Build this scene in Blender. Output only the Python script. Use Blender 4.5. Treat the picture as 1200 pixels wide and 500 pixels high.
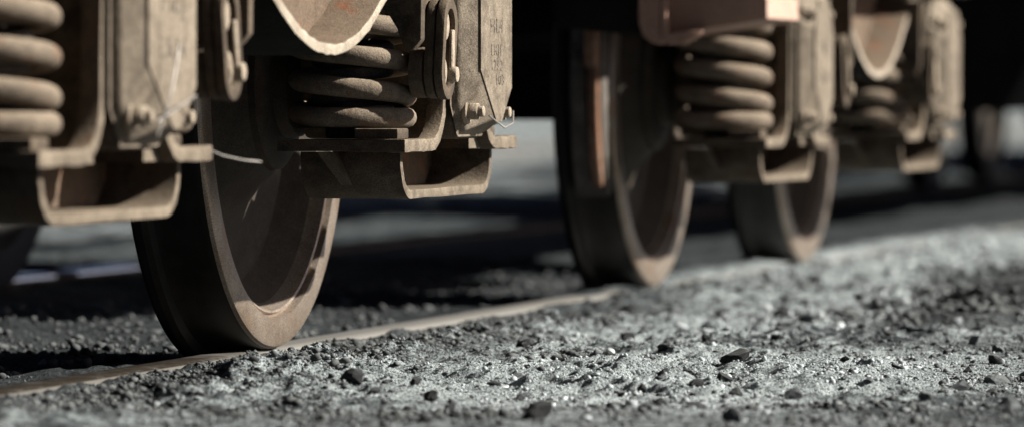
import bpy, bmesh, math, random
import numpy as np
from mathutils import Vector, Matrix

for _o in list(bpy.data.objects):
    bpy.data.objects.remove(_o)
scene = bpy.context.scene
COL = scene.collection
R = math.radians
random.seed(4)

# ------------------------------------------------------------------ camera
# X runs along the train away from the camera, Y to the left (towards the train), Z up from the rail top
cam_d = bpy.data.cameras.new('camera')
cam = bpy.data.objects.new('camera', cam_d)
COL.objects.link(cam)
cam.location = (0.0, 0.0, 0.445)
cam.rotation_euler = (R(90 - 1.271), 0, R(13.614 - 90))
cam_d.sensor_width = 36.0
cam_d.lens = 192.0
cam_d.clip_start = 0.1
cam_d.clip_end = 6000
cam_d.dof.use_dof = True
cam_d.dof.focus_distance = 9.15
cam_d.dof.aperture_fstop = 3.4
cam_d.dof.aperture_blades = 9
scene.camera = cam

# ------------------------------------------------------------------ sky and sun
SUN_AZ, SUN_EL = 166.0, 29.5            # azimuth clockwise from +Y
world = bpy.data.worlds.new('World')
scene.world = world
world.use_nodes = True
wn = world.node_tree.nodes
wl = world.node_tree.links
wn.clear()
sky = wn.new('ShaderNodeTexSky')
sky.sky_type = 'NISHITA'
sky.sun_disc = False
sky.sun_elevation = R(SUN_EL)
sky.sun_rotation = R(SUN_AZ)
sky.altitude = 1800.0
sky.air_density = 0.1
sky.dust_density = 3.0
sky.ozone_density = 0.0
bg = wn.new('ShaderNodeBackground')
bg.inputs['Strength'].default_value = 0.05
wo = wn.new('ShaderNodeOutputWorld')
wl.new(sky.outputs[0], bg.inputs[0])
wl.new(bg.outputs[0], wo.inputs[0])
sun_d = bpy.data.lights.new('sun', 'SUN')
sun_d.energy = 5.0
sun_d.angle = R(0.8)
sun_d.color = (1.0, 0.95, 0.87)
sun = bpy.data.objects.new('sun', sun_d)
COL.objects.link(sun)
_sd = Vector((math.sin(R(SUN_AZ)) * math.cos(R(SUN_EL)), math.cos(R(SUN_AZ)) * math.cos(R(SUN_EL)), math.sin(R(SUN_EL))))
sun.rotation_euler = _sd.to_track_quat('Z', 'Y').to_euler()
sun.location = _sd * 30
vs = scene.view_settings
vs.view_transform = 'Standard'
vs.look = 'None'
vs.gamma = 1.0
vs.exposure = 1.3
vs.use_curve_mapping = False
scene.cycles.max_bounces = 6
scene.cycles.use_denoising = True

# ------------------------------------------------------------------ materials
def lin(c):
    return tuple(c) + (1.0,) if len(c) == 3 else tuple(c)

class NT:
    def __init__(self, name):
        self.m = bpy.data.materials.new(name)
        self.m.use_nodes = True
        self.t = self.m.node_tree
        self.b = self.t.nodes['Principled BSDF']
        self.tc = self.t.nodes.new('ShaderNodeTexCoord')
    def n(self, typ, **kw):
        x = self.t.nodes.new(typ)
        for k, v in kw.items():
            if k in x.inputs:
                x.inputs[k].default_value = v
            else:
                setattr(x, k, v)
        return x
    def l(self, a, b):
        self.t.links.new(a, b)
    def noise(self, scale, detail=6, rough=0.6, vec=None):
        x = self.n('ShaderNodeTexNoise')
        x.inputs['Scale'].default_value = scale
        x.inputs['Detail'].default_value = detail
        x.inputs['Roughness'].default_value = rough
        self.l(vec if vec is not None else self.tc.outputs['Object'], x.inputs['Vector'])
        return x.outputs['Fac']
    def ramp(self, fac, stops):
        x = self.n('ShaderNodeValToRGB')
        e = x.color_ramp.elements
        e[0].position, e[0].color = stops[0][0], lin(stops[0][1])
        e[1].position, e[1].color = stops[-1][0], lin(stops[-1][1])
        for p, c in stops[1:-1]:
            k = e.new(p); k.color = lin(c)
        self.l(fac, x.inputs['Fac'])
        return x.outputs['Color']
    def mix(self, fac, a, b, mode='MIX'):
        x = self.n('ShaderNodeMix', data_type='RGBA', blend_type=mode)
        for s, v in ((x.inputs[0], fac), (x.inputs[6], a), (x.inputs[7], b)):
            if hasattr(v, 'is_linked'):
                self.l(v, s)
            else:
                s.default_value = lin(v) if isinstance(v, (tuple, list)) else v
        return x.outputs[2]
    def math(self, op, a, b=0.0, clamp=False):
        x = self.n('ShaderNodeMath', operation=op, use_clamp=clamp)
        for s, v in ((x.inputs[0], a), (x.inputs[1], b)):
            if hasattr(v, 'is_linked'):
                self.l(v, s)
            else:
                s.default_value = v
        return x.outputs[0]
    def upness(self):
        g = self.n('ShaderNodeNewGeometry')
        s = self.n('ShaderNodeSeparateXYZ')
        self.l(g.outputs['Normal'], s.inputs[0])
        return s.outputs['Z']
    def bump(self, h, strength=0.4, dist=0.002):
        x = self.n('ShaderNodeBump')
        x.inputs['Strength'].default_value = strength
        x.inputs['Distance'].default_value = dist
        self.l(h, x.inputs['Height'])
        self.l(x.outputs[0], self.b.inputs['Normal'])
    def col(self, c, rough=0.8, metal=0.0, spec=0.3):
        if hasattr(c, 'is_linked'):
            self.l(c, self.b.inputs['Base Color'])
        else:
            self.b.inputs['Base Color'].default_value = lin(c)
        if hasattr(rough, 'is_linked'):
            self.l(rough, self.b.inputs['Roughness'])
        else:
            self.b.inputs['Roughness'].default_value = rough
        self.b.inputs['Metallic'].default_value = metal
        self.b.inputs['Specular IOR Level'].default_value = spec
        return self.m

def dusty(name, dark, mid, dust, dust_lo=0.42, dust_hi=0.75, rust=None, rough=0.85, bump=0.5, metal=0.0, spec=0.25, grit=420.0):
    """casting: mottled iron under settled dust; dust gathers on upward faces and in patches"""
    t = NT(name)
    a = t.noise(9, 8, 0.65)
    c = t.ramp(a, [(0.35, dark), (0.6, mid)])
    b = t.noise(34, 6, 0.7)
    up = t.math('MULTIPLY', t.math('MAXIMUM', t.upness(), 0.0), 0.35)
    f = t.math('ADD', b, up)
    fr = t.n('ShaderNodeMapRange')
    fr.inputs['From Min'].default_value = dust_lo
    fr.inputs['From Max'].default_value = dust_hi
    t.l(f, fr.inputs['Value'])
    c = t.mix(fr.outputs[0], c, dust)
    if rust:
        rf = t.ramp(t.noise(17, 5, 0.7), [(0.55, (0, 0, 0)), (0.68, (1, 1, 1))])
        c = t.mix(rf, c, rust)
    sp = t.ramp(t.noise(grit, 2, 0.5), [(0.38, (0.62, 0.62, 0.62)), (0.62, (1.12, 1.12, 1.12))])
    c = t.mix(1.0, c, sp, 'MULTIPLY')
    h = t.math('ADD', t.noise(grit * 0.7, 3, 0.6), t.math('MULTIPLY', t.noise(70, 3, 0.5), 1.5))
    t.bump(h, bump, 0.0018)
    return t.col(c, rough, metal, spec)

M = {}
M['cast'] = dusty('dusty_cast_steel', (0.029, 0.021, 0.015), (0.086, 0.065, 0.045), (0.176, 0.139, 0.098), 0.47, 1.0, rust=(0.082, 0.046, 0.026))
M['cover'] = dusty('pale_dusted_cover', (0.074, 0.057, 0.041), (0.148, 0.120, 0.089), (0.279, 0.236, 0.179), 0.40, 0.90)
M['frame'] = dusty('brown_frame_steel', (0.084, 0.058, 0.039), (0.123, 0.088, 0.060), (0.166, 0.123, 0.086), 0.5, 0.85, rust=(0.209, 0.091, 0.047))
M['edge'] = dusty('sunlit_flange_edge', (0.198, 0.164, 0.126), (0.306, 0.259, 0.203), (0.396, 0.346, 0.275), 0.40, 0.75)
M['coil'] = dusty('gritty_spring_steel', (0.088, 0.069, 0.050), (0.144, 0.114, 0.084), (0.264, 0.211, 0.155), 0.45, 0.92, rust=(0.128, 0.065, 0.036), bump=0.6, grit=520)
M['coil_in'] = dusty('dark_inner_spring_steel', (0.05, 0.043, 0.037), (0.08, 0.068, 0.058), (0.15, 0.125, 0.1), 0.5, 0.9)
M['lip'] = dusty('sunlit_outer_edge', (0.077, 0.059, 0.043), (0.146, 0.117, 0.085), (0.258, 0.215, 0.159), 0.42, 0.88)
M['rim'] = dusty('rusty_wheel_rim', (0.31, 0.235, 0.175), (0.43, 0.355, 0.285), (0.52, 0.445, 0.37), 0.5, 0.85, rust=(0.35, 0.235, 0.15), rough=0.38, bump=0.12, spec=0.5, metal=0.75)
M['disc'] = dusty('brown_wheel_disc', (0.05, 0.039, 0.03), (0.075, 0.06, 0.047), (0.11, 0.09, 0.07), 0.5, 0.9, rough=0.7, bump=0.15)
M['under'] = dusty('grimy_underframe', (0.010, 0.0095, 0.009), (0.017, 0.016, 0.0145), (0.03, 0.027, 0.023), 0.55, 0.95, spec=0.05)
M['orange'] = dusty('red_brown_paint', (0.36, 0.21, 0.145), (0.44, 0.26, 0.185), (0.5, 0.34, 0.26), 0.55, 0.95, rough=0.55, bump=0.12, spec=0.4)
M['sunlit_paint'] = dusty('sunlit_bracket_paint', (0.42, 0.28, 0.215), (0.48, 0.33, 0.26), (0.52, 0.40, 0.325), 0.5, 0.9, rough=0.55, bump=0.1)
M['shoe'] = dusty('brake_iron', (0.05, 0.044, 0.038), (0.12, 0.105, 0.09), (0.22, 0.195, 0.165), 0.5, 0.9)
M['rust'] = dusty('bright_rust', (0.10, 0.055, 0.035), (0.27, 0.14, 0.085), (0.32, 0.26, 0.21), 0.5, 0.8)
def simple(name, c, rough, metal=0.0, spec=0.4, ns=40, var=0.35):
    t = NT(name)
    k = t.ramp(t.noise(ns, 5, 0.6), [(0.35, tuple(x * (1 - var) for x in c)), (0.68, tuple(x * (1 + var) for x in c))])
    t.bump(t.noise(ns * 6, 3, 0.5), 0.15, 0.001)
    return t.col(k, rough, metal, spec)
M['tread'] = simple('greasy_wheel_tread', (0.009, 0.008, 0.007), 0.5, 0.0, 0.25, 25, 0.5)
M['letter'] = simple('dark_stencil_paint', (0.12, 0.10, 0.08), 0.85, 0, 0.2, 120, 0.75)
M['wire'] = simple('galvanised_wire', (0.24, 0.225, 0.205), 0.5, 0.4)
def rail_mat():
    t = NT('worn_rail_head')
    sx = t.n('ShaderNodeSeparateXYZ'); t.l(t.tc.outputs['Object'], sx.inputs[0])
    # dirt plus painted shade: dark brown before the near wheel, paler after it
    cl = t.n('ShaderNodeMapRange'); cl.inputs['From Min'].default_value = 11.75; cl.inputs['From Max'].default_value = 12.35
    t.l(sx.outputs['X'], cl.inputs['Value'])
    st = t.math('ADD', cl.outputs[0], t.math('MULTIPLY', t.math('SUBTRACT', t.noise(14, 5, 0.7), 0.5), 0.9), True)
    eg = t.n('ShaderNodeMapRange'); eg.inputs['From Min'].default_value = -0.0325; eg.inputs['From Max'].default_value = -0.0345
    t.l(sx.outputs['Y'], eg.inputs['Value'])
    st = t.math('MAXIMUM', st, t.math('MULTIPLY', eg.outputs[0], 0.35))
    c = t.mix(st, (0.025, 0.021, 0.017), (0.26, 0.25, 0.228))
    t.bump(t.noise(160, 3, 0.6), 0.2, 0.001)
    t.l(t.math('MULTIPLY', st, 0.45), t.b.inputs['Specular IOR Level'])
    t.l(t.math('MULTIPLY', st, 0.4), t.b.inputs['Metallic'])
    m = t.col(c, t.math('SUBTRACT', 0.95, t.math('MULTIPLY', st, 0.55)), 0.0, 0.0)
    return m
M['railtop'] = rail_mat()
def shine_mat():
    t = NT('glint_rail_head')
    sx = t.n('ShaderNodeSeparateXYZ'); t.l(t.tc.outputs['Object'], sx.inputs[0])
    # reflected glints painted as two bright stretches, dark elsewhere (x counted from the rail's start at -3 m)
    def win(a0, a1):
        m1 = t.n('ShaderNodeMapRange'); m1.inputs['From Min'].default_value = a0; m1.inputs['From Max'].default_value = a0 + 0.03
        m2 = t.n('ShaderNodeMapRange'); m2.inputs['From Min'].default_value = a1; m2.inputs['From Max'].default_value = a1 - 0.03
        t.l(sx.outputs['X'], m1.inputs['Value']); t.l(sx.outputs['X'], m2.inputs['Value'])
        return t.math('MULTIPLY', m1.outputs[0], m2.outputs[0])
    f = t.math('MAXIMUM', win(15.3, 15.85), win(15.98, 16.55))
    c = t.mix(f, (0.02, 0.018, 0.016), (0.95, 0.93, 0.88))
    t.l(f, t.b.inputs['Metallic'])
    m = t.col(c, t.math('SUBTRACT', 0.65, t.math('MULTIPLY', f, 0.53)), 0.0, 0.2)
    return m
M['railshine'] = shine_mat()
M['railside'] = dusty('rusty_rail_web', (0.06, 0.045, 0.036), (0.12, 0.085, 0.062), (0.2, 0.175, 0.15), 0.5, 0.85)
M['bolt'] = dusty('dusty_bolt_steel', (0.150, 0.119, 0.088), (0.255, 0.205, 0.155), (0.375, 0.317, 0.243), 0.4, 0.75)

def ground_mat():
    t = NT('ashy_coal_ground')
    p = t.tc.outputs['Object']
    big = t.noise(1.1, 4, 0.6, p)
    mid = t.noise(7.0, 6, 0.65, p)
    fine = t.noise(80.0, 6, 0.72, p)
    grit = t.noise(260.0, 3, 0.6, p)
    dark = t.ramp(mid, [(0.30, (0.026, 0.032, 0.036)), (0.55, (0.068, 0.083, 0.089)), (0.75, (0.14, 0.165, 0.172))])
    ash = t.ramp(mid, [(0.30, (0.275, 0.315, 0.325)), (0.6, (0.525, 0.585, 0.597))])
    aa = t.n('ShaderNodeAttribute', attribute_name='ash')
    af = t.math('ADD', aa.outputs['Fac'], t.math('MULTIPLY', t.math('SUBTRACT', t.noise(26.0, 6, 0.7, p), 0.5), 1.5))
    ar = t.n('ShaderNodeMapRange')
    ar.inputs['From Min'].default_value = 0.18
    ar.inputs['From Max'].default_value = 0.46
    t.l(af, ar.inputs['Value'])
    c = t.mix(ar.outputs[0], dark, ash)
    # tipped coal by track and rail, plus painted shade under the train
    at = t.n('ShaderNodeAttribute', attribute_name='coal')
    c = t.mix(at.outputs['Fac'], c, (0.032, 0.036, 0.039))
    c = t.mix(1.0, c, t.ramp(fine, [(0.36, (0.13, 0.135, 0.14)), (0.46, (0.92, 0.92, 0.92)), (0.66, (1.25, 1.25, 1.25))]), 'MULTIPLY')
    c = t.mix(1.0, c, t.ramp(grit, [(0.40, (0.22, 0.22, 0.23)), (0.48, (1.1, 1.1, 1.1))]), 'MULTIPLY')
    h = t.math('ADD', t.math('MULTIPLY', fine, 2.5), grit)
    t.bump(h, 1.0, 0.011)
    return t.col(c, 0.92, 0.0, 0.2)
M['ground'] = ground_mat()

def stone_mat(name, dark, dust, lo, hi):
    t = NT(name)
    n1 = t.noise(60, 5, 0.65)
    f = t.math('ADD', n1, t.math('MULTIPLY', t.math('MAXIMUM', t.upness(), 0.0), 0.35))
    fr = t.n('ShaderNodeMapRange')
    fr.inputs['From Min'].default_value = lo
    fr.inputs['From Max'].default_value = hi
    t.l(f, fr.inputs['Value'])
    oi = t.n('ShaderNodeObjectInfo')
    c = t.mix(fr.outputs[0], dark, dust)
    t.bump(t.noise(260, 4, 0.6), 0.7, 0.003)
    return t.col(c, 0.85, 0.0, 0.3)
M['coal'] = stone_mat('dusty_coal', (0.014, 0.015, 0.016), (0.16, 0.172, 0.172), 0.68, 1.12)
M['slag'] = stone_mat('grey_stone', (0.06, 0.066, 0.07), (0.26, 0.285, 0.285), 0.55, 1.1)
M['pale'] = stone_mat('pale_stone', (0.14, 0.155, 0.158), (0.38, 0.415, 0.415), 0.5, 1.0)
def gravel_mat():
    t = NT('mixed_gravel')
    at = t.n('ShaderNodeAttribute', attribute_name='tone')
    c = t.ramp(at.outputs['Fac'], [(0.0, (0.02, 0.022, 0.024)), (0.45, (0.07, 0.075, 0.077)), (0.75, (0.19, 0.21, 0.22)), (1.0, (0.49, 0.53, 0.545))])
    up = t.math('MULTIPLY', t.math('MAXIMUM', t.upness(), 0.0), 0.35)
    c = t.mix(up, c, (0.2, 0.212, 0.208))
    return t.col(c, 0.85, 0.0, 0.3)
M['gravel'] = gravel_mat()

# ------------------------------------------------------------------ mesh helpers
def link(name, me, mat, parent=None, smooth=35):
    if mat is not None:
        me.materials.append(mat if not isinstance(mat, str) else M[mat])
    if smooth:
        me.polygons.foreach_set('use_smooth', [True] * len(me.polygons))
        me.set_sharp_from_angle(angle=R(smooth))
    o = bpy.data.objects.new(name, me)
    COL.objects.link(o)
    if parent is not None:
        o.parent = parent
    return o
def tag(o, label=None, cat=None, group=None, kind=None):
    for k, v in (('label', label), ('category', cat), ('group', group), ('kind', kind)):
        if v: o[k] = v
    return o
def empty(name, loc):
    o = bpy.data.objects.new(name, None)
    o.location = loc
    o.empty_display_size = 0.1
    COL.objects.link(o)
    return o

class MB:
    """collects shapes in one bmesh"""
    def __init__(self):
        self.bm = bmesh.new()
    def hexa(self, v8):
        vs_ = [self.bm.verts.new(v) for v in v8]
        for f in ((0, 3, 2, 1), (4, 5, 6, 7), (0, 1, 5, 4), (1, 2, 6, 5), (2, 3, 7, 6), (3, 0, 4, 7)):
            self.bm.faces.new([vs_[i] for i in f])
        return self
    def box(self, x0, x1, y0, y1, z0, z1):
        return self.hexa([(x0, y0, z0), (x1, y0, z0), (x1, y1, z0), (x0, y1, z0), (x0, y0, z1), (x1, y0, z1), (x1, y1, z1), (x0, y1, z1)])
    def prism(self, poly, y0, y1):
        """poly in (x, z), extruded along y"""
        a = [self.bm.verts.new((x, y0, z)) for x, z in poly]
        b = [self.bm.verts.new((x, y1, z)) for x, z in poly]
        n = len(poly)
        self.bm.faces.new(a); self.bm.faces.new(b[::-1])
        for i in range(n):
            self.bm.faces.new((a[i], b[i], b[(i + 1) % n], a[(i + 1) % n]))
        return self
    def prism_x(self, poly, x0, x1):
        """poly in (y, z), extruded along x"""
        a = [self.bm.verts.new((x0, y, z)) for y, z in poly]
        b = [self.bm.verts.new((x1, y, z)) for y, z in poly]
        n = len(poly)
        self.bm.faces.new(a[::-1]); self.bm.faces.new(b)
        for i in range(n):
            self.bm.faces.new((a[i], a[(i + 1) % n], b[(i + 1) % n], b[i]))
        return self
    def ribbon(self, path, t, y0, y1, jit=0.0):
        """a bent plate: centre line in (x, z), thickness t, from y0 to y1"""
        rows = []
        n = len(path)
        for i, (x, z) in enumerate(path):
            p = path[max(i - 1, 0)]; q = path[min(i + 1, n - 1)]
            dx, dz = q[0] - p[0], q[1] - p[1]
            L = math.hypot(dx, dz) or 1
            nx, nz = -dz / L, dx / L
            h = t / 2 * (1 + random.uniform(-jit, jit)); g = t / 2 * (1 + random.uniform(-jit, jit))
            yj = y0 + random.uniform(-jit, jit) * t * 0.3
            rows.append([self.bm.verts.new(c) for c in ((x + nx * h, yj, z + nz * h), (x - nx * g, yj, z - nz * g), (x - nx * g, y1, z - nz * g), (x + nx * h, y1, z + nz * h))])
        for a, b in zip(rows, rows[1:]):
            for k in range(4):
                self.bm.faces.new((a[k], a[(k + 1) % 4], b[(k + 1) % 4], b[k]))
        self.bm.faces.new(rows[0][::-1]); self.bm.faces.new(rows[-1])
        return self
    def cyl(self, c, r, y0, y1, n=24, axis='y', r2=None):
        r2 = r if r2 is None else r2
        def pt(a, rr, h):
            u, v = math.cos(a) * rr, math.sin(a) * rr
            if axis == 'y': return (c[0] + u, h, c[1] + v)
            if axis == 'x': return (h, c[0] + u, c[1] + v)
            return (c[0] + u, c[1] + v, h)
        a = [self.bm.verts.new(pt(2 * math.pi * i / n, r, y0)) for i in range(n)]
        b = [self.bm.verts.new(pt(2 * math.pi * i / n, r2, y1)) for i in range(n)]
        self.bm.faces.new(a); self.bm.faces.new(b[::-1])
        for i in range(n):
            self.bm.faces.new((a[i], b[i], b[(i + 1) % n], a[(i + 1) % n]))
        return self
    def revolve(self, prof, cx, cz, n=144, closed=False):
        """profile of (radius, y) turned about the y axis through (cx, cz)"""
        rings = [[self.bm.verts.new((cx + r * math.cos(2 * math.pi * i / n), y, cz + r * math.sin(2 * math.pi * i / n))) for i in range(n)] for r, y in prof]
        pairs = list(zip(rings, rings[1:]))
        if closed: pairs.append((rings[-1], rings[0]))
        for a, b in pairs:
            for i in range(n):
                self.bm.faces.new((a[i], a[(i + 1) % n], b[(i + 1) % n], b[i]))
        return self
    def tube(self, path, r, n=10):
        P = [Vector(p) for p in path]
        rings = []
        up = Vector((0, 0, 1))
        for i, p in enumerate(P):
            d = (P[min(i + 1, len(P) - 1)] - P[max(i - 1, 0)]).normalized()
            s = d.cross(up)
            if s.length < 1e-4: s = Vector((1, 0, 0))
            s.normalize()
            w = s.cross(d).normalized()
            rr = r(i / (len(P) - 1)) if callable(r) else r
            rings.append([self.bm.verts.new(p + (s * math.cos(2 * math.pi * k / n) + w * math.sin(2 * math.pi * k / n)) * rr) for k in range(n)])
        for a, b in zip(rings, rings[1:]):
            for k in range(n):
                self.bm.faces.new((a[k], a[(k + 1) % n], b[(k + 1) % n], b[k]))
        self.bm.faces.new(rings[0][::-1]); self.bm.faces.new(rings[-1])
        return self
    def bevel(self, w, seg=2, ang=28):
        self.bm.normal_update()
        es = [e for e in self.bm.edges if len(e.link_faces) == 2 and e.calc_face_angle(0) > R(ang)]
        if es:
            bmesh.ops.bevel(self.bm, geom=es, offset=w, offset_type='OFFSET', segments=seg, profile=0.6, affect='EDGES', clamp_overlap=True)
        return self
    def done(self, name, mat, parent=None, smooth=35):
        bmesh.ops.recalc_face_normals(self.bm, faces=self.bm.faces)
        me = bpy.data.meshes.new(name)
        self.bm.to_mesh(me)
        self.bm.free()
        return link(name, me, mat, parent, smooth)

def arc(cx, cz, r, a0, a1, n=8):
    return [(cx + r * math.cos(R(a0 + (a1 - a0) * i / n)), cz + r * math.sin(R(a0 + (a1 - a0) * i / n))) for i in range(n + 1)]

def text_mesh(name, body, size, depth, mat, parent, x, y, z, wide=1.0):
    """letters standing on a face that looks towards -y, reading along +x"""
    cu = bpy.data.curves.new(name, 'FONT')
    cu.body = body; cu.size = size; cu.extrude = depth; cu.align_x = 'CENTER'; cu.resolution_u = 2
    tmp = bpy.data.objects.new('tmp', cu)
    COL.objects.link(tmp)
    dg = bpy.context.evaluated_depsgraph_get()
    me = bpy.data.meshes.new_from_object(tmp.evaluated_get(dg))
    bpy.data.objects.remove(tmp)
    me.transform(Matrix.Translation((x, y, z)) @ Matrix.Rotation(R(90), 4, 'X') @ Matrix.Diagonal((wide, 1, 1, 1)))
    me.name = name
    me.materials.clear()
    return link(name, me, mat, parent, 0)

# ------------------------------------------------------------------ ground: one sheet to the horizon
RAIL_Y, GAUGE = 2.67, 1.50
YC = 3.485                                   # centre line of the track
def hash2(ix, iy, seed):
    h = (ix.astype(np.int64) * 374761393 + iy.astype(np.int64) * 668265263 + seed * 974634541) & 0xFFFFFFFF
    h = ((h ^ (h >> 13)) * 1274126177) & 0xFFFFFFFF
    h = ((h ^ (h >> 16)) * 2246822519) & 0xFFFFFFFF
    return ((h ^ (h >> 15)) & 0xFFFFFF) / float(0xFFFFFF)
def vn(x, y, lam, seed):
    x = x / lam; y = y / lam
    ix = np.floor(x); iy = np.floor(y)
    fx = x - ix; fy = y - iy
    fx = fx * fx * (3 - 2 * fx); fy = fy * fy * (3 - 2 * fy)
    a = hash2(ix, iy, seed); b = hash2(ix + 1, iy, seed); c = hash2(ix, iy + 1, seed); d = hash2(ix + 1, iy + 1, seed)
    return (a * (1 - fx) + b * fx) * (1 - fy) + (c * (1 - fx) + d * fx) * fy
def sstep(a, b, x):
    t = np.clip((x - a) / (b - a), 0, 1)
    return t * t * (3 - 2 * t)
def coal_and_shade_mask(x, y):
    n = vn(x, y, 0.5, 21) * 0.6 + vn(x, y, 0.17, 22) * 0.4
    m = np.exp(-(((x - 12.2) / 1.5) ** 2 + ((y - 1.78) / 0.17) ** 2)) * 1.5            # dark spill at the right
    m = np.maximum(m, np.exp(-((y - 2.53) / 0.05) ** 2) * sstep(7.0, 8.0, x) * (1 - sstep(10.6, 12.0, x)) * 0.95)
    m = np.maximum(m, sstep(2.62, 2.8, y) * (1 - sstep(3.7, 4.4, y)) * 0.6)  # shade under the train painted into the ground colour
    m = np.maximum(m, (1 - sstep(0.7, 1.15, y)) * (1 - sstep(13, 18, x)) * 1.2)      # unseen ground beside the ashy strip, darkened to cut bounce light
    m = np.maximum(m, (1 - sstep(4.0, 6.5, x)) * 1.2)  # unseen near ground, likewise darkened against bounce light
    return np.clip(m * (0.35 + 1.3 * n) - 0.12, 0, 1)
def ash_mask(x, y):
    n = vn(x, y, 0.45, 35) * 0.55 + vn(x, y, 0.16, 32) * 0.45
    m = np.exp(-(((x - 8.75) / 0.85) ** 2 + ((y - 1.80) / 0.42) ** 2)) * 1.6
    m = np.maximum(m, np.exp(-(((x - 11.4) / 1.5) ** 2 + ((y - 2.12) / 0.27) ** 2)) * 1.1)
    m = np.maximum(m, np.exp(-(((x - 15.0) / 2.6) ** 2 + ((y - 2.40) / 0.30) ** 2)) * 1.1)
    m = np.maximum(m, np.exp(-(((x - 9.6) / 0.9) ** 2 + ((y - 2.25) / 0.10) ** 2)) * 0.75)
    m = np.maximum(m, 0.31 * sstep(0.9, 1.4, y) * sstep(6.5, 7.5, x) * (1 - sstep(2.45, 2.6, y)))
    m = np.maximum(m, sstep(3.9, 6.5, y) * 0.34)
    return np.clip(m * (0.3 + 1.45 * n), 0, 1)
def height(x, y):
    u = x * 0.83 + y * 0.56; v = -x * 0.56 + y * 0.83
    rough = sstep(0.35, 0.8, 0.65 * vn(u, v, 0.5, 7) + 0.35 * vn(u, v, 0.17, 8))
    z = (vn(u, v, 1.3, 1) - 0.5) * 0.022
    z = z + (vn(u, v, 0.30, 2) - 0.5) * 0.016
    k = 0.3 + 2.0 * rough
    z = z + k * ((vn(u, v, 0.11, 3) - 0.5) * 0.012 + (1 - np.abs(2 * vn(v, u, 0.055, 4) - 1)) * 0.007
                 + (vn(u, v, 0.028, 5) - 0.5) * 0.0075 + (vn(v, u, 0.014, 6) - 0.5) * 0.0045)
    z = z - 0.03
    # clods heaped against the outside of the rail
    rp = np.exp(-((y - 2.46) / 0.075) ** 2) * sstep(7.4, 8.6, x) * (1 - sstep(10.4, 11.8, x))
    z = z + rp * (0.016 * vn(u, v, 0.16, 11) + 0.024 * vn(u, v, 0.05, 12) ** 1.5 + 0.018 * vn(u, v, 0.022, 13))
    z = z + np.exp(-((y - 2.50) / 0.10) ** 2) * sstep(11.2, 12.6, x) * 0.020
    # low heap of tipped coal on the right
    z = z + np.exp(-(((x - 12.4) / 1.3) ** 2 + ((y - 1.72) / 0.16) ** 2)) * (0.03 + 0.04 * vn(u, v, 0.2, 14))
    # keep the rails and the flangeways clear
    for ry, s in ((RAIL_Y, 1), (2 * YC - RAIL_Y, -1)):
        d = (y - ry) * s
        cut = sstep(-0.031, -0.024, d) * (1 - sstep(0.09, 0.12, d))
        lift = np.exp(-(((np.abs(d - 0.02) - 0.06) / 0.07) ** 2)) * (1 - cut)
        rag = np.where(d < 0, 0.013 * vn(u, v, 0.12, 61) + 0.007 * vn(u, v, 0.03, 62) - 0.004, 0.0)
        z = z * (1 - 0.75 * lift) + (rag - 0.006) * lift
        bury = sstep(11.5, 12.0, x + 0.5 * (vn(x, y, 0.3, 41) - 0.5)) if s > 0 else 0.0
        zb = 0.003 + 0.012 * (vn(u, v, 0.09, 42) - 0.35) + 0.006 * vn(u, v, 0.03, 43)
        z = z * (1 - cut) + cut * (-0.055 * (1 - bury) + zb * bury)
    far = sstep(30, 80, np.hypot(x, y))
    return z * (1 - far) - 0.03 * far
def axis(segs):
    out = []
    for a, b, st in segs:
        n = max(1, int(round((b - a) / st)))
        out += [a + (b - a) * i / n for i in range(n)]
    out.append(segs[-1][1])
    return np.array(out)
gx = axis([(-4000, -600, 850), (-600, -40, 80), (-40, 0, 5), (0, 6.6, 0.15), (6.6, 7.4, 0.02), (7.4, 10.8, 0.0075), (10.8, 15, 0.018), (15, 22, 0.05), (22, 50, 0.25), (50, 200, 6), (200, 1000, 80), (1000, 4000, 600)])
gy = axis([(-4000, -600, 850), (-600, -20, 60), (-20, 0, 2), (0, 0.9, 0.06), (0.9, 1.2, 0.012), (1.2, 2.62, 0.006), (2.62, 2.84, 0.011), (2.84, 4.6, 0.03), (4.6, 12, 0.1), (12, 40, 1.0), (40, 200, 10), (200, 1000, 80), (1000, 4000, 600)])
GX, GY = np.meshgrid(gx, gy, indexing='ij')
GZ = height(GX, GY)
nx, ny = GX.shape
me = bpy.data.meshes.new('ground')
nv = nx * ny
idx = np.arange(nv).reshape(nx, ny)
quads = np.stack([idx[:-1, :-1], idx[1:, :-1], idx[1:, 1:], idx[:-1, 1:]], -1).reshape(-1, 4)
def np_mesh(me, V, Fc):
    k = Fc.shape[1]
    me.vertices.add(len(V)); me.vertices.foreach_set('co', V.astype(np.float32).ravel())
    me.loops.add(Fc.size); me.loops.foreach_set('vertex_index', Fc.astype(np.int32).ravel())
    me.polygons.add(len(Fc))
    me.polygons.foreach_set('loop_start', np.arange(0, Fc.size, k, dtype=np.int32))
    me.update(calc_edges=True)
np_mesh(me, np.stack([GX, GY, GZ], -1).reshape(-1, 3), quads)
at = me.attributes.new('coal', 'FLOAT', 'POINT')  # tipped coal plus painted shade and darkened unseen ground
at.data.foreach_set('value', coal_and_shade_mask(GX, GY).astype(np.float32).ravel())
at = me.attributes.new('ash', 'FLOAT', 'POINT')
at.data.foreach_set('value', ash_mask(GX, GY).astype(np.float32).ravel())
ground = link('ground', me, 'ground', None, 0)
tag(ground, kind='structure')

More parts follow.
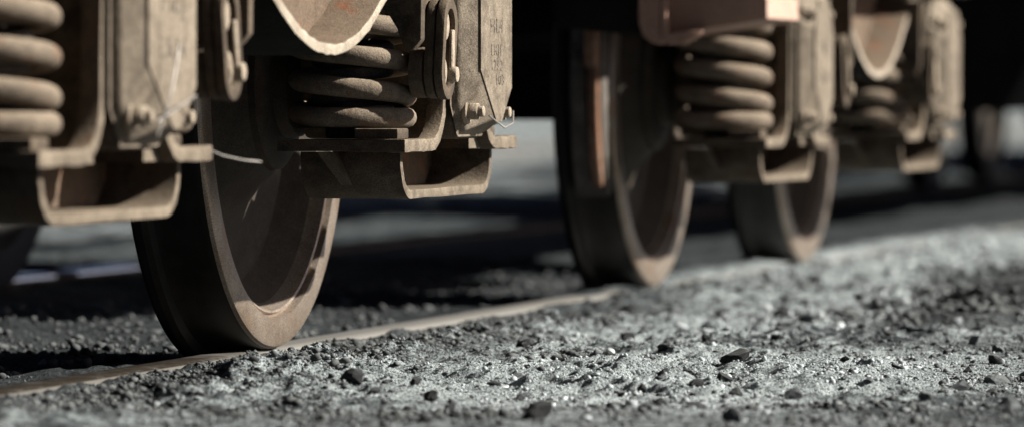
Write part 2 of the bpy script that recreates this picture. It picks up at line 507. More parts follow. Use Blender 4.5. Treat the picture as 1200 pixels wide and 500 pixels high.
# ------------------------------------------------------------------ rails
def rail(y, x0, x1, label, group, top='railtop'):
    root = empty('steel_rail', (x0, y, 0))
    L = x1 - x0
    web = MB().prism_x([(-0.07, -0.172), (0.07, -0.172), (0.07, -0.160), (0.012, -0.145), (0.012, -0.045), (0.034, -0.034), (0.034, -0.008), (-0.034, -0.008), (-0.034, -0.034), (-0.012, -0.045), (-0.012, -0.145), (-0.07, -0.160)], 0, L).done('rail_web', 'railside', root)
    MB().prism_x([(-0.0355, -0.010), (0.0355, -0.010), (0.035, -0.004), (0.029, -0.0004), (0.015, 0.0), (-0.015, 0.0), (-0.029, -0.0004), (-0.035, -0.004)], 0, L).done('rail_head', top, root)
    return tag(root, label, 'rail', group)
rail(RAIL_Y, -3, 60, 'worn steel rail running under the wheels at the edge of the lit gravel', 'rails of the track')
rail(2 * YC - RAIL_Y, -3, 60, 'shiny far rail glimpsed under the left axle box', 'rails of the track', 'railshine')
rail(9.2, 5, 120, 'dull rail of the neighbouring track, nearer one', 'rails of the track')
rail(10.63, 5, 120, 'dull rail of the neighbouring track, farther one', 'rails of the track')

# ------------------------------------------------------------------ bogie (built about its centre, y = 0 on the track centre line)
HALF = 0.94
def Y(w): return w - YC                       # world y of the near side -> local y
WR = 0.46
def make_wheel(parent, x, side=1):
    mb = MB()
    prof = [(0.3985, 2.6350), (0.4035, 2.6350), (0.4060, 2.6200), (0.448, 2.6200), (0.4545, 2.6225), (0.4580, 2.6290), (0.4593, 2.640), (0.4600, 2.672), (0.4625, 2.706), (0.470, 2.718), (0.484, 2.724), (0.4900, 2.734), (0.4890, 2.746), (0.482, 2.754), (0.470, 2.756), (0.392, 2.756), (0.388, 2.750), (0.372, 2.730), (0.345, 2.722), (0.345, 2.7055), (0.352, 2.698), (0.366, 2.676), (0.380, 2.654), (0.3890, 2.641), (0.3925, 2.6300), (0.3965, 2.6285)]
    mb.revolve([(r, Y(y)) for r, y in prof], x, WR, 160, True)
    w = mb.done('wheel', 'rim', parent, 28)
    w.data.materials.append(M['tread'])
    w.data.materials.append(M['disc'])
    for p in w.data.polygons:
        c = p.center
        r = math.hypot(c.x - x, c.z - WR)
        if c.y > Y(2.627) and r > 0.4555: p.material_index = 1
        if c.y > Y(2.72): p.material_index = 1
        if r < 0.3835 and c.y < Y(2.72): p.material_index = 2
    mb = MB()
    prof = [(0.346, 2.7045), (0.339, 2.7030), (0.333, 2.7045), (0.318, 2.709), (0.29, 2.710), (0.25, 2.703), (0.215, 2.690), (0.185, 2.668), (0.165, 2.644), (0.150, 2.632), (0.150, 2.76), (0.19, 2.748), (0.25, 2.740), (0.31, 2.735), (0.346, 2.724)]
    mb.revolve([(r, Y(y)) for r, y in prof], x, WR, 96, True)
    mb.done('wheel_disc', 'disc', w, 40)
    mb = MB()
    prof = [(0.0, 2.575), (0.085, 2.575), (0.092, 2.58), (0.094, 2.605), (0.135, 2.610), (0.149, 2.62), (0.1495, 2.775), (0.13, 2.785), (0.09, 2.785), (0.0, 2.785)]
    mb.revolve([(max(r, 0.0005), Y(y)) for r, y in prof], x, WR, 64)
    mb.done('hub', 'disc', w, 40)
    return w

def make_spring(parent, x, yw, z0, z1, turns, phase, mats=('coil', 'coil_in'), wire=0.0168):
    def helix(rc, rw, zz0, zz1, n, ph, hand):
        pts = []
        N = int(n * 36)
        for i in range(N + 1):
            t = i / N
            a = ph + hand * 2 * math.pi * n * t
            # the last turn at each end lies nearly flat
            k = t * n
            e = 0.85
            s = (max(0, k - e) if k < n - e else n - 2 * e) / (n - 2 * e)
            s = min(max(s, 0), 1)
            z = zz0 + rw + (zz1 - zz0 - 2 * rw) * (0.93 * s + 0.07 * t)
            pts.append((x + rc * math.cos(a), Y(yw) + rc * math.sin(a), z))
        return pts
    mb = MB().tube(helix(0.091, wire, z0, z1, turns, phase, -1), wire, 14)
    o = mb.done('coil_spring', mats[0], parent, 60)
    mb = MB().tube(helix(0.0585, 0.0125, z0, z1, turns * 1.5, phase + 1.0, 1), 0.0125, 10)
    mb.done('inner_coil', mats[1], o, 60)
    MB().box(x - 0.102, x - 0.03, Y(2.300), Y(2.375), z0 - 0.0168, z0 + 0.001).bevel(0.004).done('spring_pad', 'cast', o)
    MB().cyl((x, Y(yw)), 0.045, z0 - 0.017, z0 + 0.05, 20, 'z').bevel(0.004).done('spring_guide', 'coil_in', o)
    return o

def sunlit_edges(o):
    """sunlight painted as a paler tone on the outward edges"""
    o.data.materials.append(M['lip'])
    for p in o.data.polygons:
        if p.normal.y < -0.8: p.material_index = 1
PLATE_Z0, PLATE_Z1 = 0.346, 0.367
def make_box(parent, x, lines):
    """axle box casting: two wings with upturned flanges, housing, cover with bolts and lettering"""
    mb = MB()
    for s in (-1, 1):
        zc = (PLATE_Z0 + PLATE_Z1) / 2
        pa = arc(0.225, zc + 0.085, 0.085, 270, 180, 8)
        path = [(x + s * q * (1.0 if s < 0 else 0.92), zc) for q in (0.41, 0.39, 0.36, 0.33, 0.30, 0.28, 0.268)] + [(x + s * a, b) for a, b in pa] + [(x + s * 0.138, 0.50), (x + s * 0.134, 0.58), (x + s * 0.128, 0.66), (x + s * 0.11, 0.76)]
        mb.ribbon(path, 0.022, Y(2.286), Y(2.316), 0.10)
    mb.bevel(0.0035, 2)
    for s in (-1, 1):
        ib = sorted((x + s * 0.1145, x + s * (0.4085 if s < 0 else 0.3755)))
        mb.box(ib[0], ib[1], Y(2.309), Y(2.505), PLATE_Z0 + 0.0012, PLATE_Z1 - 0.0012)
    body = mb.done('axle_box', 'cast', parent)
    sunlit_edges(body)
    h = MB()
    # housing: rounded block around the bearing
    poly = [(x - 0.114, 0.40), (x - 0.085, 0.365), (x + 0.085, 0.365), (x + 0.118, 0.40), (x + 0.118, 0.60), (x + 0.08, 0.66), (x - 0.08, 0.66), (x - 0.118, 0.60)]
    h.prism(poly, Y(2.279), Y(2.55)).bevel(0.012, 3).done('housing', 'cast', body)
    # cover: faceted, tapering to a blunt point at the bottom
    c = MB()
    back = [(-0.132, 0.64), (-0.06, 0.72), (0.06, 0.72), (0.132, 0.64), (0.132, 0.425), (0.085, 0.374), (-0.085, 0.374), (-0.132, 0.425)]
    midl = [(-0.130, 0.63), (-0.058, 0.71), (0.058, 0.71), (0.130, 0.63), (0.130, 0.43), (0.080, 0.380), (-0.080, 0.380), (-0.130, 0.43)]
    front = [(-0.094, 0.61), (-0.045, 0.675), (0.075, 0.675), (0.118, 0.61), (0.118, 0.455), (0.050, 0.400), (0.015, 0.400), (-0.094, 0.485)]
    loops = []
    for pl, yy in ((back, 2.2785), (midl, 2.264), (front, 2.234)):
        loops.append([c.bm.verts.new((x + a, Y(yy), b)) for a, b in pl])
    c.bm.faces.new(loops[0]); c.bm.faces.new(loops[-1][::-1])
    for a, b in zip(loops, loops[1:]):
        for i in range(8):
            c.bm.faces.new((a[i], a[(i + 1) % 8], b[(i + 1) % 8], b[i]))
    c.bevel(0.005, 2, 20)
    cov = c.done('cover', 'cover', body)
    for bx, bz in ((-0.092, 0.412), (0.098, 0.410), (-0.10, 0.645), (0.104, 0.645)):
        b = MB().cyl((x + bx, bz), 0.016, Y(2.240), Y(2.2645), 6)
        b.cyl((x + bx, bz), 0.0095, Y(2.230), Y(2.2405), 12)
        b.cyl((x + bx, bz), 0.022, Y(2.2565), Y(2.2645), 20)
        b.bevel(0.0015, 1).done('bolt', 'bolt', body)
    for txt, size, dx, zz in lines:
        text_mesh('lettering', txt, size, 0.0010, 'letter', body, x + dx, Y(2.2342), zz, 1.6)
    return body

def make_tray(parent, x):
    """U-shaped keeper under the axle box, open towards the outside"""
    mb = MB()
    r = 0.062
    zb = 0.274
    path = [(x - 0.312, 0.3455), (x - 0.312, 0.336)] + arc(x - 0.312 + r, zb + r, r, 180, 270, 8) + [(x - 0.15, zb), (x - 0.05, zb), (x + 0.05, zb), (x + 0.15, zb)] + arc(x + 0.312 - r, zb + r, r, 270, 360, 8) + [(x + 0.312, 0.336), (x + 0.312, 0.3455)]
    mb.ribbon(path, 0.015, Y(2.318), Y(2.49), 0.10)
    mb.bevel(0.003, 2)
    o = mb.done('keeper_tray', 'cast', parent)
    sunlit_edges(o)
    b = MB().prism([(x - 0.304, 0.3455), (x - 0.304, 0.32), (x - 0.26, 0.283), (x + 0.26, 0.283), (x + 0.304, 0.32), (x + 0.304, 0.3455)], Y(2.425), Y(2.445))
    b.done('tray_back', 'frame', o)
    g = MB().hexa([(x - 0.395, Y(2.425), 0.3458), (x - 0.322, Y(2.425), 0.3458), (x - 0.3195, Y(2.40), 0.29), (x - 0.330, Y(2.40), 0.29),
                   (x - 0.395, Y(2.441), 0.3458), (x - 0.322, Y(2.441), 0.3458), (x - 0.3195, Y(2.416), 0.29), (x - 0.330, Y(2.416), 0.29)])
    g.done('gusset', 'cast', o)
    st = MB()
    for i in range(9):
        px = x - 0.20 + i * 0.018 + random.uniform(-0.006, 0.006)
        zt = random.uniform(0.325, 0.34); zl = zt - random.uniform(0.008, 0.035)
        st.box(px, px + random.uniform(0.002, 0.005), Y(2.4235), Y(2.4251), zl, zt)
    tag(st.done('drip_marks', 'letter', o, 0), kind='stuff')
    text_mesh('lettering', 'SILL', 0.032, 0.0008, 'letter', o, x - 0.145, Y(2.4245), 0.306)
    MB().cyl((x - 0.245, 0.318), 0.013, Y(2.4225), Y(2.4251), 16).done('drain_hole', 'letter', o)
    return o

def make_link(parent, x, s):
    """swing link hung on two pins; s = side of the axle box it hangs on"""
    cx = x + s * 0.315
    def stadium(r, tilt, cz0, cz1, sh):
        top = arc(cx - s * sh, cz1, r, 0, 180, 10)
        bot = arc(cx + s * sh * -0.0 - s * 0.0, cz0, r, 180, 360, 10)
        return top + bot
    mb = MB()
    for r0, r1, y0, y1 in ((0.046, 0.027, 2.235, 2.250), (0.044, 0.0265, 2.2525, 2.268)):
        n = 0
        out = stadium(r0, 0, 0.478, 0.556, 0.016); inn = stadium(r1, 0, 0.478, 0.556, 0.016)
        a0 = [mb.bm.verts.new((p, Y(y0), q)) for p, q in out]; a1 = [mb.bm.verts.new((p, Y(y1), q)) for p, q in out]
        b0 = [mb.bm.verts.new((p, Y(y0), q)) for p, q in inn]; b1 = [mb.bm.verts.new((p, Y(y1), q)) for p, q in inn]
        n = len(out)
        for i in range(n):
            j = (i + 1) % n
            mb.bm.faces.new((a0[i], a0[j], b0[j], b0[i])); mb.bm.faces.new((a1[i], b1[i], b1[j], a1[j]))
            mb.bm.faces.new((a0[i], a1[i], a1[j], a0[j])); mb.bm.faces.new((b0[i], b0[j], b1[j], b1[i]))
    mb.bevel(0.003, 2, 40)
    o = mb.done('suspension_link', 'cast', parent)
    for zz, rr, xo in ((0.556, 0.0255, -s * 0.016), (0.478, 0.0255, 0)):
        MB().cyl((cx + xo, zz), rr, Y(2.244), Y(2.30), 24).bevel(0.003).done('pin', 'bolt', o)
        MB().cyl((cx + xo, zz), 0.043, Y(2.2705), Y(2.2955), 28).bevel(0.004).done('boss', 'cast', o)
    # small keeper strap riveted over the link
    MB().prism([(cx - 0.008, 0.462), (cx + 0.010, 0.458), (cx + 0.004 - s * 0.012, 0.548), (cx - 0.012 - s * 0.012, 0.548)], Y(2.228), Y(2.2345)).bevel(0.002, 1).done('keeper_strap', 'bolt', o)
    MB().cyl((cx + 0.001, 0.474), 0.013, Y(2.220), Y(2.2345), 16).bevel(0.003).done('rivet', 'bolt', o)
    # hanger casting that carries the upper pin, arched over the spring
    h = MB()
    xa, xb = sorted((cx + s * 0.112, cx + s * 0.138))
    pts_t = [(2.245, 0.70), (2.50, 0.70)]
    arch = [(2.50, 0.655), (2.42, 0.618), (2.375, 0.600), (2.335, 0.592), (2.305, 0.575), (2.288, 0.548), (2.278, 0.520), (2.262, 0.512), (2.247, 0.530)]
    h.prism_x([(Y(a), b) for a, b in pts_t + arch], xa, xb).bevel(0.004, 2).done('hanger', 'cast', o)
    return o

def lower_edge(x):
    ax = abs(x - 0.05)
    z = 0.511 + 0.80 * ax * ax if ax < 0.40 else 0.639 + (ax - 0.40) * 0.64
    if ax > 0.50: z = 0.703 + (ax - 0.5) * 0.12
    return min(z, 0.735)

def make_side_frame(parent):
    mb = MB()
    xs = [-1.5 + 3.0 * i / 120 for i in range(121)]
    mb.ribbon([(x, lower_edge(x)) for x in xs], 0.017, Y(2.278), Y(2.46), 0.16)
    mb.bevel(0.0025, 2, 50)
    o = mb.done('side_frame', 'frame', parent)
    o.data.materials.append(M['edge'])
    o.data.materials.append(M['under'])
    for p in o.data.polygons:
        if p.normal.y < -0.75: p.material_index = 1  # outward edges get a paler copy: painted sunlight
        elif p.normal.z < 0.0: p.material_index = 2  # undersides get a near-black tone: painted shade
    w = MB()
    a, b = [], []
    for yy, lst in ((2.362, a), (2.378, b)):
        for x in xs:
            lst.append((w.bm.verts.new((x, Y(yy), lower_edge(x) + 0.006)), w.bm.verts.new((x, Y(yy), 0.87))))
    for i in range(len(xs) - 1):
        w.bm.faces.new((a[i][0], a[i + 1][0], a[i + 1][1], a[i][1]))
        w.bm.faces.new((b[i][0], b[i][1], b[i + 1][1], b[i + 1][0]))
    for i in (0, -1):
        w.bm.faces.new((a[i][0], a[i][1], b[i][1], b[i][0]))
    w.done('web_plate', 'frame', o)
    MB().box(-1.5, 1.5, Y(2.29), Y(2.46), 0.8705, 0.889).bevel(0.003).done('top_flange', 'frame', o)
    return o

LINES_A = (('MLJ', 0.050, 0.012, 0.555), ('LKJ4', 0.042, 0.012, 0.492))
LINES_B = (('HL4', 0.034, 0.012, 0.547), ('LKJ1', 0.027, 0.012, 0.508), ('1292', 0.027, 0.012, 0.482), ('103', 0.027, 0.035, 0.457))
def half_bogie(root, z_spring_top, turns, wire=0.0168):
    """near side of the bogie; everything it makes is returned so that the far side can mirror it"""
    made = []
    made.append(make_side_frame(root))
    for x, s in ((-HALF, 1), (HALF, -1)):
        made.append(make_wheel(root, x))
        made.append(make_box(root, x, LINES_A if x < 0 else LINES_B))
        made.append(make_tray(root, x))
        made.append(make_link(root, x, s))
        for q in (-0.30, 0.30):
            made.append(make_spring(root, x + q, 2.405, PLATE_Z1 + 0.017, z_spring_top, turns, R(100), wire=wire))
            MB().cyl((x + q, Y(2.405)), 0.118, z_spring_top, z_spring_top + 0.03, 28, 'z').done('spring_cap', 'cast', made[-1])
    return made

def children(o, allobs):
    return [c for c in allobs if c.parent == o]
def copy_tree(o, parent=None, allobs=None):
    allobs = list(bpy.data.objects) if allobs is None else allobs
    c = o.copy()
    COL.objects.link(c)
    if parent is not None: c.parent = parent
    for ch in children(o, allobs):
        copy_tree(ch, c, allobs)
    return c
def mirror_far_side(root, made):
    obs = list(bpy.data.objects)
    for m in made:
        c = copy_tree(m, root, obs)
        c.scale = (1, -1, 1)
def cross_members(root):
    for x in (-HALF, HALF):
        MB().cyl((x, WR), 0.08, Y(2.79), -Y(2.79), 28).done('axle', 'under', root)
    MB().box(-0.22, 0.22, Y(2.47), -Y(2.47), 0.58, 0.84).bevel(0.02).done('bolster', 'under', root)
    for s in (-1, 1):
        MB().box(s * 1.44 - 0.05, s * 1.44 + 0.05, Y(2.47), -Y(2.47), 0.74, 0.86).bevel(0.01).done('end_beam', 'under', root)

XB1 = 9.10 - HALF
bogie = empty('railway_bogie', (XB1, YC, 0))
made = half_bogie(bogie, 0.70, 6.8)
mirror_far_side(bogie, made)
cross_members(bogie)
tag(bogie, 'dusty brown bogie in sharp focus at the left, nearest the camera', 'bogie', 'bogies under the wagons')
# bits of locking wire on the near axle boxes
w1 = [c for c in bogie.children if c.name.startswith('axle_box')]
MB().tube([(HALF - 0.083, Y(2.224), 0.405), (HALF - 0.02, Y(2.212), 0.384), (HALF + 0.05, Y(2.214), 0.392), (HALF + 0.083, Y(2.222), 0.412)], 0.0016, 6).done('locking_wire', 'wire', w1[1])
MB().tube([(-HALF - 0.09, Y(2.224), 0.405), (-HALF - 0.03, Y(2.212), 0.425), (-HALF + 0.04, Y(2.21), 0.44), (-HALF + 0.083, Y(2.222), 0.414)], 0.0016, 6).done('locking_wire', 'wire', w1[0])
MB().tube([(-HALF - 0.088, Y(2.225), 0.385), (-HALF - 0.07, Y(2.214), 0.43), (-HALF - 0.05, Y(2.212), 0.47), (-HALF - 0.03, Y(2.212), 0.51)], 0.0016, 6).done('locking_wire', 'wire', w1[0])
MB().tube([(-HALF + 0.40, Y(2.30), 0.362), (-HALF + 0.44, Y(2.29), 0.352), (-HALF + 0.48, Y(2.27), 0.345), (-HALF + 0.52, Y(2.255), 0.342)], 0.0013, 6).done('loose_wire', 'wire', w1[0])

# second bogie: same pattern, lighter loaded springs, a brake block on its leading wheel
XB2 = 12.23 + HALF
bogie2 = empty('railway_bogie', (XB2, YC, 0))
made2 = half_bogie(bogie2, 0.75, 7.3, 0.0195)
for m_ in made2:
    if not m_.name.startswith('wheel'):
        m_.location.z = -0.024          # this bogie rides lower on its springs
mirror_far_side(bogie2, made2)
cross_members(bogie2)
tag(bogie2, 'blurred bogie right of centre with rusty brake block on its leading wheel', 'bogie', 'bogies under the wagons')
def arc_block(r0, r1, a0, a1, y0, y1, x, n=14):
    mb = MB()
    poly = [(x + r1 * math.cos(R(a)), WR + r1 * math.sin(R(a))) for a in np.linspace(a0, a1, n)] + [(x + r0 * math.cos(R(a)), WR + r0 * math.sin(R(a))) for a in np.linspace(a1, a0, n)]
    a = [mb.bm.verts.new((p, Y(y0), q)) for p, q in poly]; b = [mb.bm.verts.new((p, Y(y1), q)) for p, q in poly]
    m = len(poly)
    for i in range(n - 1):
        for ring, rev in ((a, False), (b, True)):
            f = (ring[i], ring[i + 1], ring[m - 2 - i], ring[m - 1 - i])
            mb.bm.faces.new(f[::-1] if rev else f)
    for i in range(m):
        mb.bm.faces.new((a[i], b[i], b[(i + 1) % m], a[(i + 1) % m]))
    return mb.bevel(0.003, 1, 40)
bb = arc_block(0.4635, 0.512, 162, 209, 2.632, 2.708, -HALF).done('brake_block', 'shoe', bogie2)
arc_block(0.5125, 0.534, 160, 205, 2.640, 2.662, -HALF).done('block_holder', 'rust', bb)
MB().box(-HALF - 0.56, -HALF - 0.5345, Y(2.640), Y(2.665), 0.50, 0.72).bevel(0.004).done('brake_hanger', 'rust', bb)
arc_block(0.5125, 0.530, 172, 190, 2.67, 2.70, -HALF).done('block_key', 'shoe', bb)

# third bogie, far along the train
bogie3 = copy_tree(bogie)
bogie3.location = (27.05, YC, 0)
tag(bogie3, 'far bogie whose dark wheels show at the right edge', 'bogie', 'bogies under the wagons')

# ------------------------------------------------------------------ wagons carried by the bogies
wag1 = empty('unseen_flat_wagon', (5.0, YC, 0))  # unseen wagon; deck and near sill shaped for the shadow they cast
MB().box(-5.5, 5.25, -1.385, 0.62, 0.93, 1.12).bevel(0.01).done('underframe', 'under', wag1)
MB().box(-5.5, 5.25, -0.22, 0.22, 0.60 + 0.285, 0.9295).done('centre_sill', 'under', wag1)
MB().box(-5.5, 5.25, -1.40, 0.64, 1.1205, 1.17).bevel(0.006).done('shade_deck', 'under', wag1)
MB().box(-5.5, 5.25, -1.53, -1.43, 0.87, 1.12).bevel(0.008).done('side_sill', 'under', wag1)  # shaped for the shadow it casts
tag(wag1, 'unseen wagon over the left bogie, shaped for its shadow', 'wagon', 'wagons of the train')

wag2 = empty('hopper_wagon', (19.0, YC, 0))
for s in (-1, 1):
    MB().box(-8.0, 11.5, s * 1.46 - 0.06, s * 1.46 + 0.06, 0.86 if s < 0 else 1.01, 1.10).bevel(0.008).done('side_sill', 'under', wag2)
MB().box(-8.0, 11.5, -1.395, -0.85, 0.97, 1.06).done('floor', 'under', wag2)  # unseen; cut to the near side so sun reaches the ground beyond
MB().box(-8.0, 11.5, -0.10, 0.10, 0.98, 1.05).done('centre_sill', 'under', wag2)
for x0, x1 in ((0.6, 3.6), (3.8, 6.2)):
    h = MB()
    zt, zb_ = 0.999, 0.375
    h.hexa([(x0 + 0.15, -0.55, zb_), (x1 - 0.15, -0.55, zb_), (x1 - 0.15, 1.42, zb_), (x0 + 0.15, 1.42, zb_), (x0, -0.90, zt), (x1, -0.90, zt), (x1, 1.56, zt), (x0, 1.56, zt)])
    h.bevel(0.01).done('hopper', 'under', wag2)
# end bracket of red-brown steel reaching out beside the spring
bx = 11.30 - 19.0
br = MB()
br.hexa([(bx, Y(2.395), 0.567), (bx + 0.36, Y(2.395), 0.567), (bx + 0.36, Y(2.188), 0.597), (bx, Y(2.188), 0.597), (bx, Y(2.395), 0.76), (bx + 0.36, Y(2.395), 0.76), (bx + 0.36, Y(2.188), 0.6455), (bx, Y(2.188), 0.6455)])
o = br.bevel(0.004).done('end_bracket', 'orange', wag2)
MB().box(bx - 0.001, bx + 0.352, Y(2.1835), Y(2.1875), 0.599, 0.642).bevel(0.0015, 1).done('added_sunlit_end', 'sunlit_paint', o)  # thin paler copy of the bracket paint: sunlight painted on its end
MB().prism_x([(Y(2.405), 0.76), (Y(2.405), 0.56), (Y(2.395), 0.545), (Y(2.355), 0.545), (Y(2.315), 0.569), (Y(2.315), 0.575), (Y(2.392), 0.566), (Y(2.393), 0.76)], bx - 0.035, bx - 0.002).bevel(0.003, 1).done('flange_plate', 'orange', o)
MB().prism_x([(Y(2.455), 0.76), (Y(2.455), 0.59), (Y(2.445), 0.562), (Y(2.425), 0.548), (Y(2.4055), 0.545), (Y(2.4055), 0.76)], bx - 0.03, bx + 0.004).bevel(0.003, 1).done('stay', 'orange', o)
MB().prism_x([(Y(2.648), 0.76), (Y(2.648), 0.594), (Y(2.63), 0.580), (Y(2.47), 0.566), (Y(2.456), 0.566), (Y(2.456), 0.76)], bx, bx + 0.12).bevel(0.006).done('cross_bar', 'under', o)
for yy in (2.30, 2.52, 3.3):
    MB().box(bx + 0.06, bx + 0.30, Y(yy), Y(yy + 0.06), 0.755, 1.0005).done('drop_leg', 'under', wag2)
tag(wag2, 'dark hopper wagon behind, with red-brown bracket reaching over the right bogie', 'wagon', 'wagons of the train')

shade_wag = empty('hopper_wagon', (38.5, YC, 0))  # unseen wagon added so its shadow darkens the far ground
for s in (-1, 1):
    MB().box(-7.5, 7.5, s * 1.46 - 0.06, s * 1.46 + 0.06, 0.86, 1.28).bevel(0.008).done('side_sill', 'under', shade_wag)
MB().box(-7.5, 7.5, -1.395, 1.395, 0.99, 1.27).done('floor', 'under', shade_wag)
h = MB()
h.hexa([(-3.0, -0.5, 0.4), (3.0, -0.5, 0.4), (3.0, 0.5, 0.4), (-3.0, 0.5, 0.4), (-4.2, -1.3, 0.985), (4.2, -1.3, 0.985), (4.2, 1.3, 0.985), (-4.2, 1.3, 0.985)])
h.bevel(0.01).done('hopper', 'under', shade_wag)
MB().box(-7.4, 7.4, -1.45, 1.45, 1.2805, 1.7).bevel(0.02).done('body', 'under', shade_wag)
tag(shade_wag, 'unseen wagon added for its shadow, beyond the right edge', 'wagon', 'wagons of the train')
bogie4 = copy_tree(bogie)  # unseen bogie added to carry the shadow-casting wagon
bogie4.location = (33.4, YC, 0)
tag(bogie4, 'unseen bogie added under the farthest wagon', 'bogie', 'bogies under the wagons')

# ------------------------------------------------------------------ loose stones and gravel
PHI = (1 + 5 ** 0.5) / 2
ICO_V = np.array([(-1, PHI, 0), (1, PHI, 0), (-1, -PHI, 0), (1, -PHI, 0), (0, -1, PHI), (0, 1, PHI), (0, -1, -PHI), (0, 1, -PHI), (PHI, 0, -1), (PHI, 0, 1), (-PHI, 0, -1), (-PHI, 0, 1)]) / math.sqrt(1 + PHI * PHI)
ICO_F = np.array([(0, 11, 5), (0, 5, 1), (0, 1, 7), (0, 7, 10), (0, 10, 11), (1, 5, 9), (5, 11, 4), (11, 10, 2), (10, 7, 6), (7, 1, 8), (3, 9, 4), (3, 4, 2), (3, 2, 6), (3, 6, 8), (3, 8, 9), (4, 9, 5), (2, 4, 11), (6, 2, 10), (8, 6, 7), (9, 8, 1)])
rng = np.random.default_rng(11)
def scatter(n, x0, x1, y0, y1, rmin, rmax, p, tone_mu, seed, accept=None):
    g = np.random.default_rng(seed)
    x = g.uniform(x0, x1, n); y = g.uniform(y0, y1, n)
    keep = y > 0.105 * x
    if accept is not None: keep &= accept(x, y, g)
    x, y = x[keep], y[keep]
    n = len(x)
    r = np.minimum(rmin * g.uniform(0.0, 1.0, n).clip(1e-4) ** (-p), rmax)
    z = height(x, y) + r * 0.25
    d = ICO_V[None] * g.uniform(0.5, 1.35, (n, 12, 1))
    sc = np.stack([g.uniform(0.75, 1.35, n), g.uniform(0.75, 1.35, n), g.uniform(0.55, 0.95, n)], -1)
    a = g.uniform(0, 2 * math.pi, n)
    d = d * sc[:, None]
    ca, sa = np.cos(a)[:, None], np.sin(a)[:, None]
    V = np.stack([d[..., 0] * ca - d[..., 1] * sa, d[..., 0] * sa + d[..., 1] * ca, d[..., 2]], -1) * r[:, None, None]
    V += np.stack([x, y, z], -1)[:, None]
    am = ash_mask(x, y)
    dk = g.uniform(0, 1, n) < np.clip(0.82 - tone_mu + 0.5 * coal_and_shade_mask(x, y) - 0.3 * am + 0.5 * sstep(0.0022, 0.0045, r), 0.12, 0.96)
    tone = np.clip(np.where(dk, g.normal(0.12, 0.12, n), g.normal(0.64, 0.12, n) + 0.48 * (am - 0.3)), 0, 1)
    return V, tone
parts = [scatter(44000, 7.3, 10.8, 1.15, 2.62, 0.0012, 0.007, 0.36, 0.58, 1),
         scatter(13000, 10.8, 16.5, 1.2, 2.62, 0.0024, 0.013, 0.42, 0.54, 2),
         scatter(12000, 7.6, 10.9, 2.38, 2.61, 0.0015, 0.0085, 0.40, 0.38, 3),
         scatter(5000, 11.0, 13.8, 1.45, 2.1, 0.003, 0.016, 0.4, 0.18, 4),
         scatter(16000, 7.5, 11.2, 1.2, 2.58, 0.0028, 0.010, 0.40, 0.05, 6, lambda x, y, g: 0.6 * vn(x, y, 0.3, 51) + 0.4 * vn(x, y, 0.1, 52) > 0.52 + 0.12 * g.uniform(0, 1, len(x)) + 0.30 * sstep(0.35, 0.8, ash_mask(x, y))),
         scatter(6000, 7.5, 13.5, 2.86, 3.9, 0.003, 0.014, 0.4, 0.38, 5)]
VV = np.concatenate([p[0] for p in parts]); TT = np.concatenate([p[1] for p in parts])
n = len(VV)
FF = (ICO_F[None] + (np.arange(n) * 12)[:, None, None]).reshape(-1, 3)
me = bpy.data.meshes.new('gravel')
np_mesh(me, VV.reshape(-1, 3), FF)
at = me.attributes.new('tone', 'FLOAT', 'POINT')
at.data.foreach_set('value', np.repeat(TT, 12).astype(np.float32))
gravel = link('gravel', me, 'gravel', None, 0)
tag(gravel, 'fine grey gravel and coal grit covering the ground beside the rail', 'gravel', kind='stuff')

def stone_mesh(seed, sub=2, flat=0.75, jag=0.22):
    bm = bmesh.new()
    bmesh.ops.create_icosphere(bm, subdivisions=sub, radius=1.0)
    g = random.Random(seed)
    # cut a rough lump: clip the ball with random planes, then roughen
    planes = []
    for _ in range(15):
        d = Vector((g.uniform(-1, 1), g.uniform(-1, 1), g.uniform(-1, 1))).normalized()
        planes.append((d, g.uniform(0.45, 0.82)))
    for v in bm.verts:
        for d, h in planes:
            k = v.co.dot(d)
            if k > h: v.co -= d * (k - h)
        v.co *= 1 + g.uniform(-jag, jag) * 0.6
        v.co.z *= flat
    me = bpy.data.meshes.new('stone')
    bm.to_mesh(me); bm.free()
    return me
SM = {}
def place_stone(name, x, y, r, mat, label, cat, group, seed, flat=0.75, stretch=1.0, rz=0.0, sink=0.5, dz=0.0):
    key = (seed, mat, flat)
    if key not in SM:
        m = stone_mesh(seed, 2, flat)
        m.materials.append(M[mat])
        SM[key] = m
    o = bpy.data.objects.new(name, SM[key])
    COL.objects.link(o)
    z = float(height(np.array([x]), np.array([y]))[0])
    o.location = (x, y, z + r * flat * (1 - sink) * 0.9 + dz)
    o.scale = (r, r * stretch, r)
    o.rotation_euler = (0.35 * math.sin(seed * 2.1 + rz), 0.35 * math.cos(seed * 1.7), rz)
    return tag(o, label, cat, group)
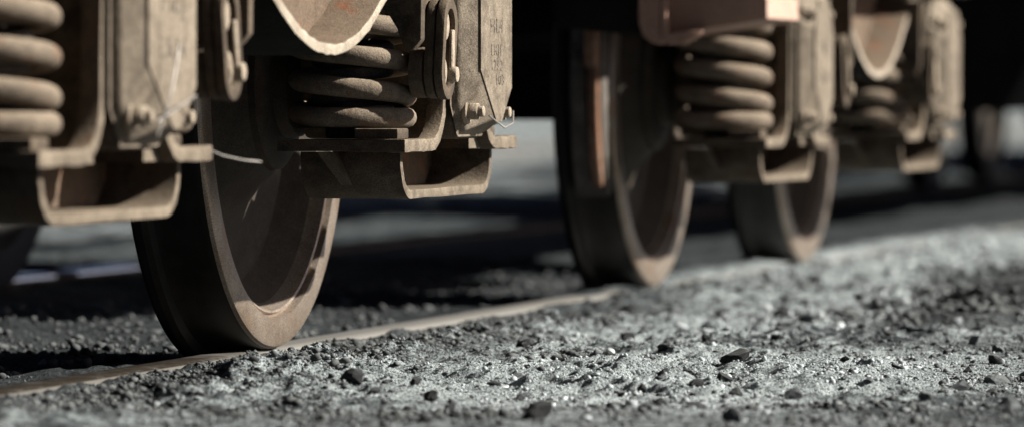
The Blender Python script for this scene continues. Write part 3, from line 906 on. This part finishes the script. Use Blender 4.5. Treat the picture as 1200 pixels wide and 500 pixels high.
# positions on the ground (x, y) and radius in metres
KNOWN = [
    (8.306, 2.271, 0.0214, 'coal', 'round black coal lump on pale gravel in front of the near wheel', 1, 0.95, 1.0, 'coal_lump'),
    (7.606, 1.808, 0.0250, 'coal', 'largest black coal lump, at the bottom centre', 2, 0.72, 1.35, 'coal_lump'),
    (8.124, 2.098, 0.0144, 'coal', 'small angular coal lump just right of the round black one', 3, 0.8, 1.2, 'coal_lump'),
    (13.081, 2.408, 0.0304, 'coal', 'blurred black coal lump near the third wheel', 4, 0.85, 1.0, 'coal_lump'),
    (8.620, 1.839, 0.0134, 'coal', 'small peaked black stone standing alone at lower centre', 5, 1.0, 1.0, 'coal_lump'),
    (8.071, 1.725, 0.0142, 'coal', 'black lump below the small peaked stone', 6, 0.8, 1.1, 'coal_lump'),
    (8.580, 1.785, 0.0117, 'coal', 'low flat black chip right of the small peaked stone', 7, 0.5, 1.4, 'coal_lump'),
    (9.020, 1.800, 0.0190, 'coal', 'long low black coal ridge lying on smooth pale ground', 8, 0.8, 1.6, 'coal_lump'),
    (7.594, 1.513, 0.0206, 'slag', 'blurred grey domed stone at the bottom edge right of centre', 9, 0.85, 1.0, 'stone'),
    (8.232, 1.549, 0.0207, 'slag', 'grey rounded stone half sunk in the gravel', 10, 0.8, 1.1, 'stone'),
    (8.581, 1.346, 0.0232, 'slag', 'grey boulder-like pebble at lower right', 11, 0.75, 1.15, 'stone'),
    (9.630, 1.440, 0.0148, 'slag', 'smooth round pebble near the right edge', 12, 0.85, 1.0, 'stone'),
    (8.852, 1.329, 0.0230, 'slag', 'flat grey slab beside the boulder-like pebble', 13, 0.5, 1.25, 'stone'),
    (8.021, 1.185, 0.0277, 'slag', 'blunt grey stone at the bottom right corner', 14, 0.7, 1.1, 'stone'),
    (8.211, 1.341, 0.0143, 'slag', 'small blunt pebble left of the corner stone', 15, 0.7, 1.2, 'stone'),
    (8.614, 1.300, 0.0149, 'coal', 'dark chip tucked below the flat grey slab', 16, 0.7, 1.2, 'coal_lump'),
]
for i, (x, y, r, m, lab, sd, fl, stx, nm) in enumerate(KNOWN):
    place_stone(nm, x, y, r, m, lab, 'coal' if nm == 'coal_lump' else 'stone', 'stones lying on the gravel', sd, fl, stx, (i * 1.3) % 3 if stx < 1.3 else 0.15)
g = random.Random(5)
cnt = 0
while cnt < 170:
    x = g.uniform(7.5, 14.5); y = g.uniform(1.2, 2.55)
    if y < 0.15 * x: continue
    if x > 10.8 and g.random() < 0.3: continue
    r = 0.0075 + 0.010 * g.random() ** 2.2 + (0.008 * g.random() if x > 10.5 else 0)
    dark = g.random() < 0.62
    if any(math.hypot(x - k[0], y - k[1]) < k[2] + r + 0.02 for k in KNOWN): continue
    zone = 'in the blurred foreground' if x < 8.1 else 'against the rail beside the wheels' if y > 2.36 else 'in the sharp band of gravel' if x < 9.8 else 'in the blurred gravel beyond the sharp band'
    kind = 'black coal lump' if dark else 'grey stone'
    size = 'tiny' if r < 0.0095 else 'small' if r < 0.014 else 'fist-sized'
    lab = size.replace('fist-sized', 'larger') + ' ' + kind + ' ' + zone
    place_stone('coal_lump' if dark else 'stone', x, y, r, 'coal' if dark else ('slag' if g.random() < 0.8 else 'pale'),
                lab, 'coal' if dark else 'stone', kind + 's ' + zone, 20 + g.randrange(12), g.choice((0.6, 0.75, 0.9)), g.uniform(0.8, 1.4), g.uniform(0, 6.28))
    cnt += 1
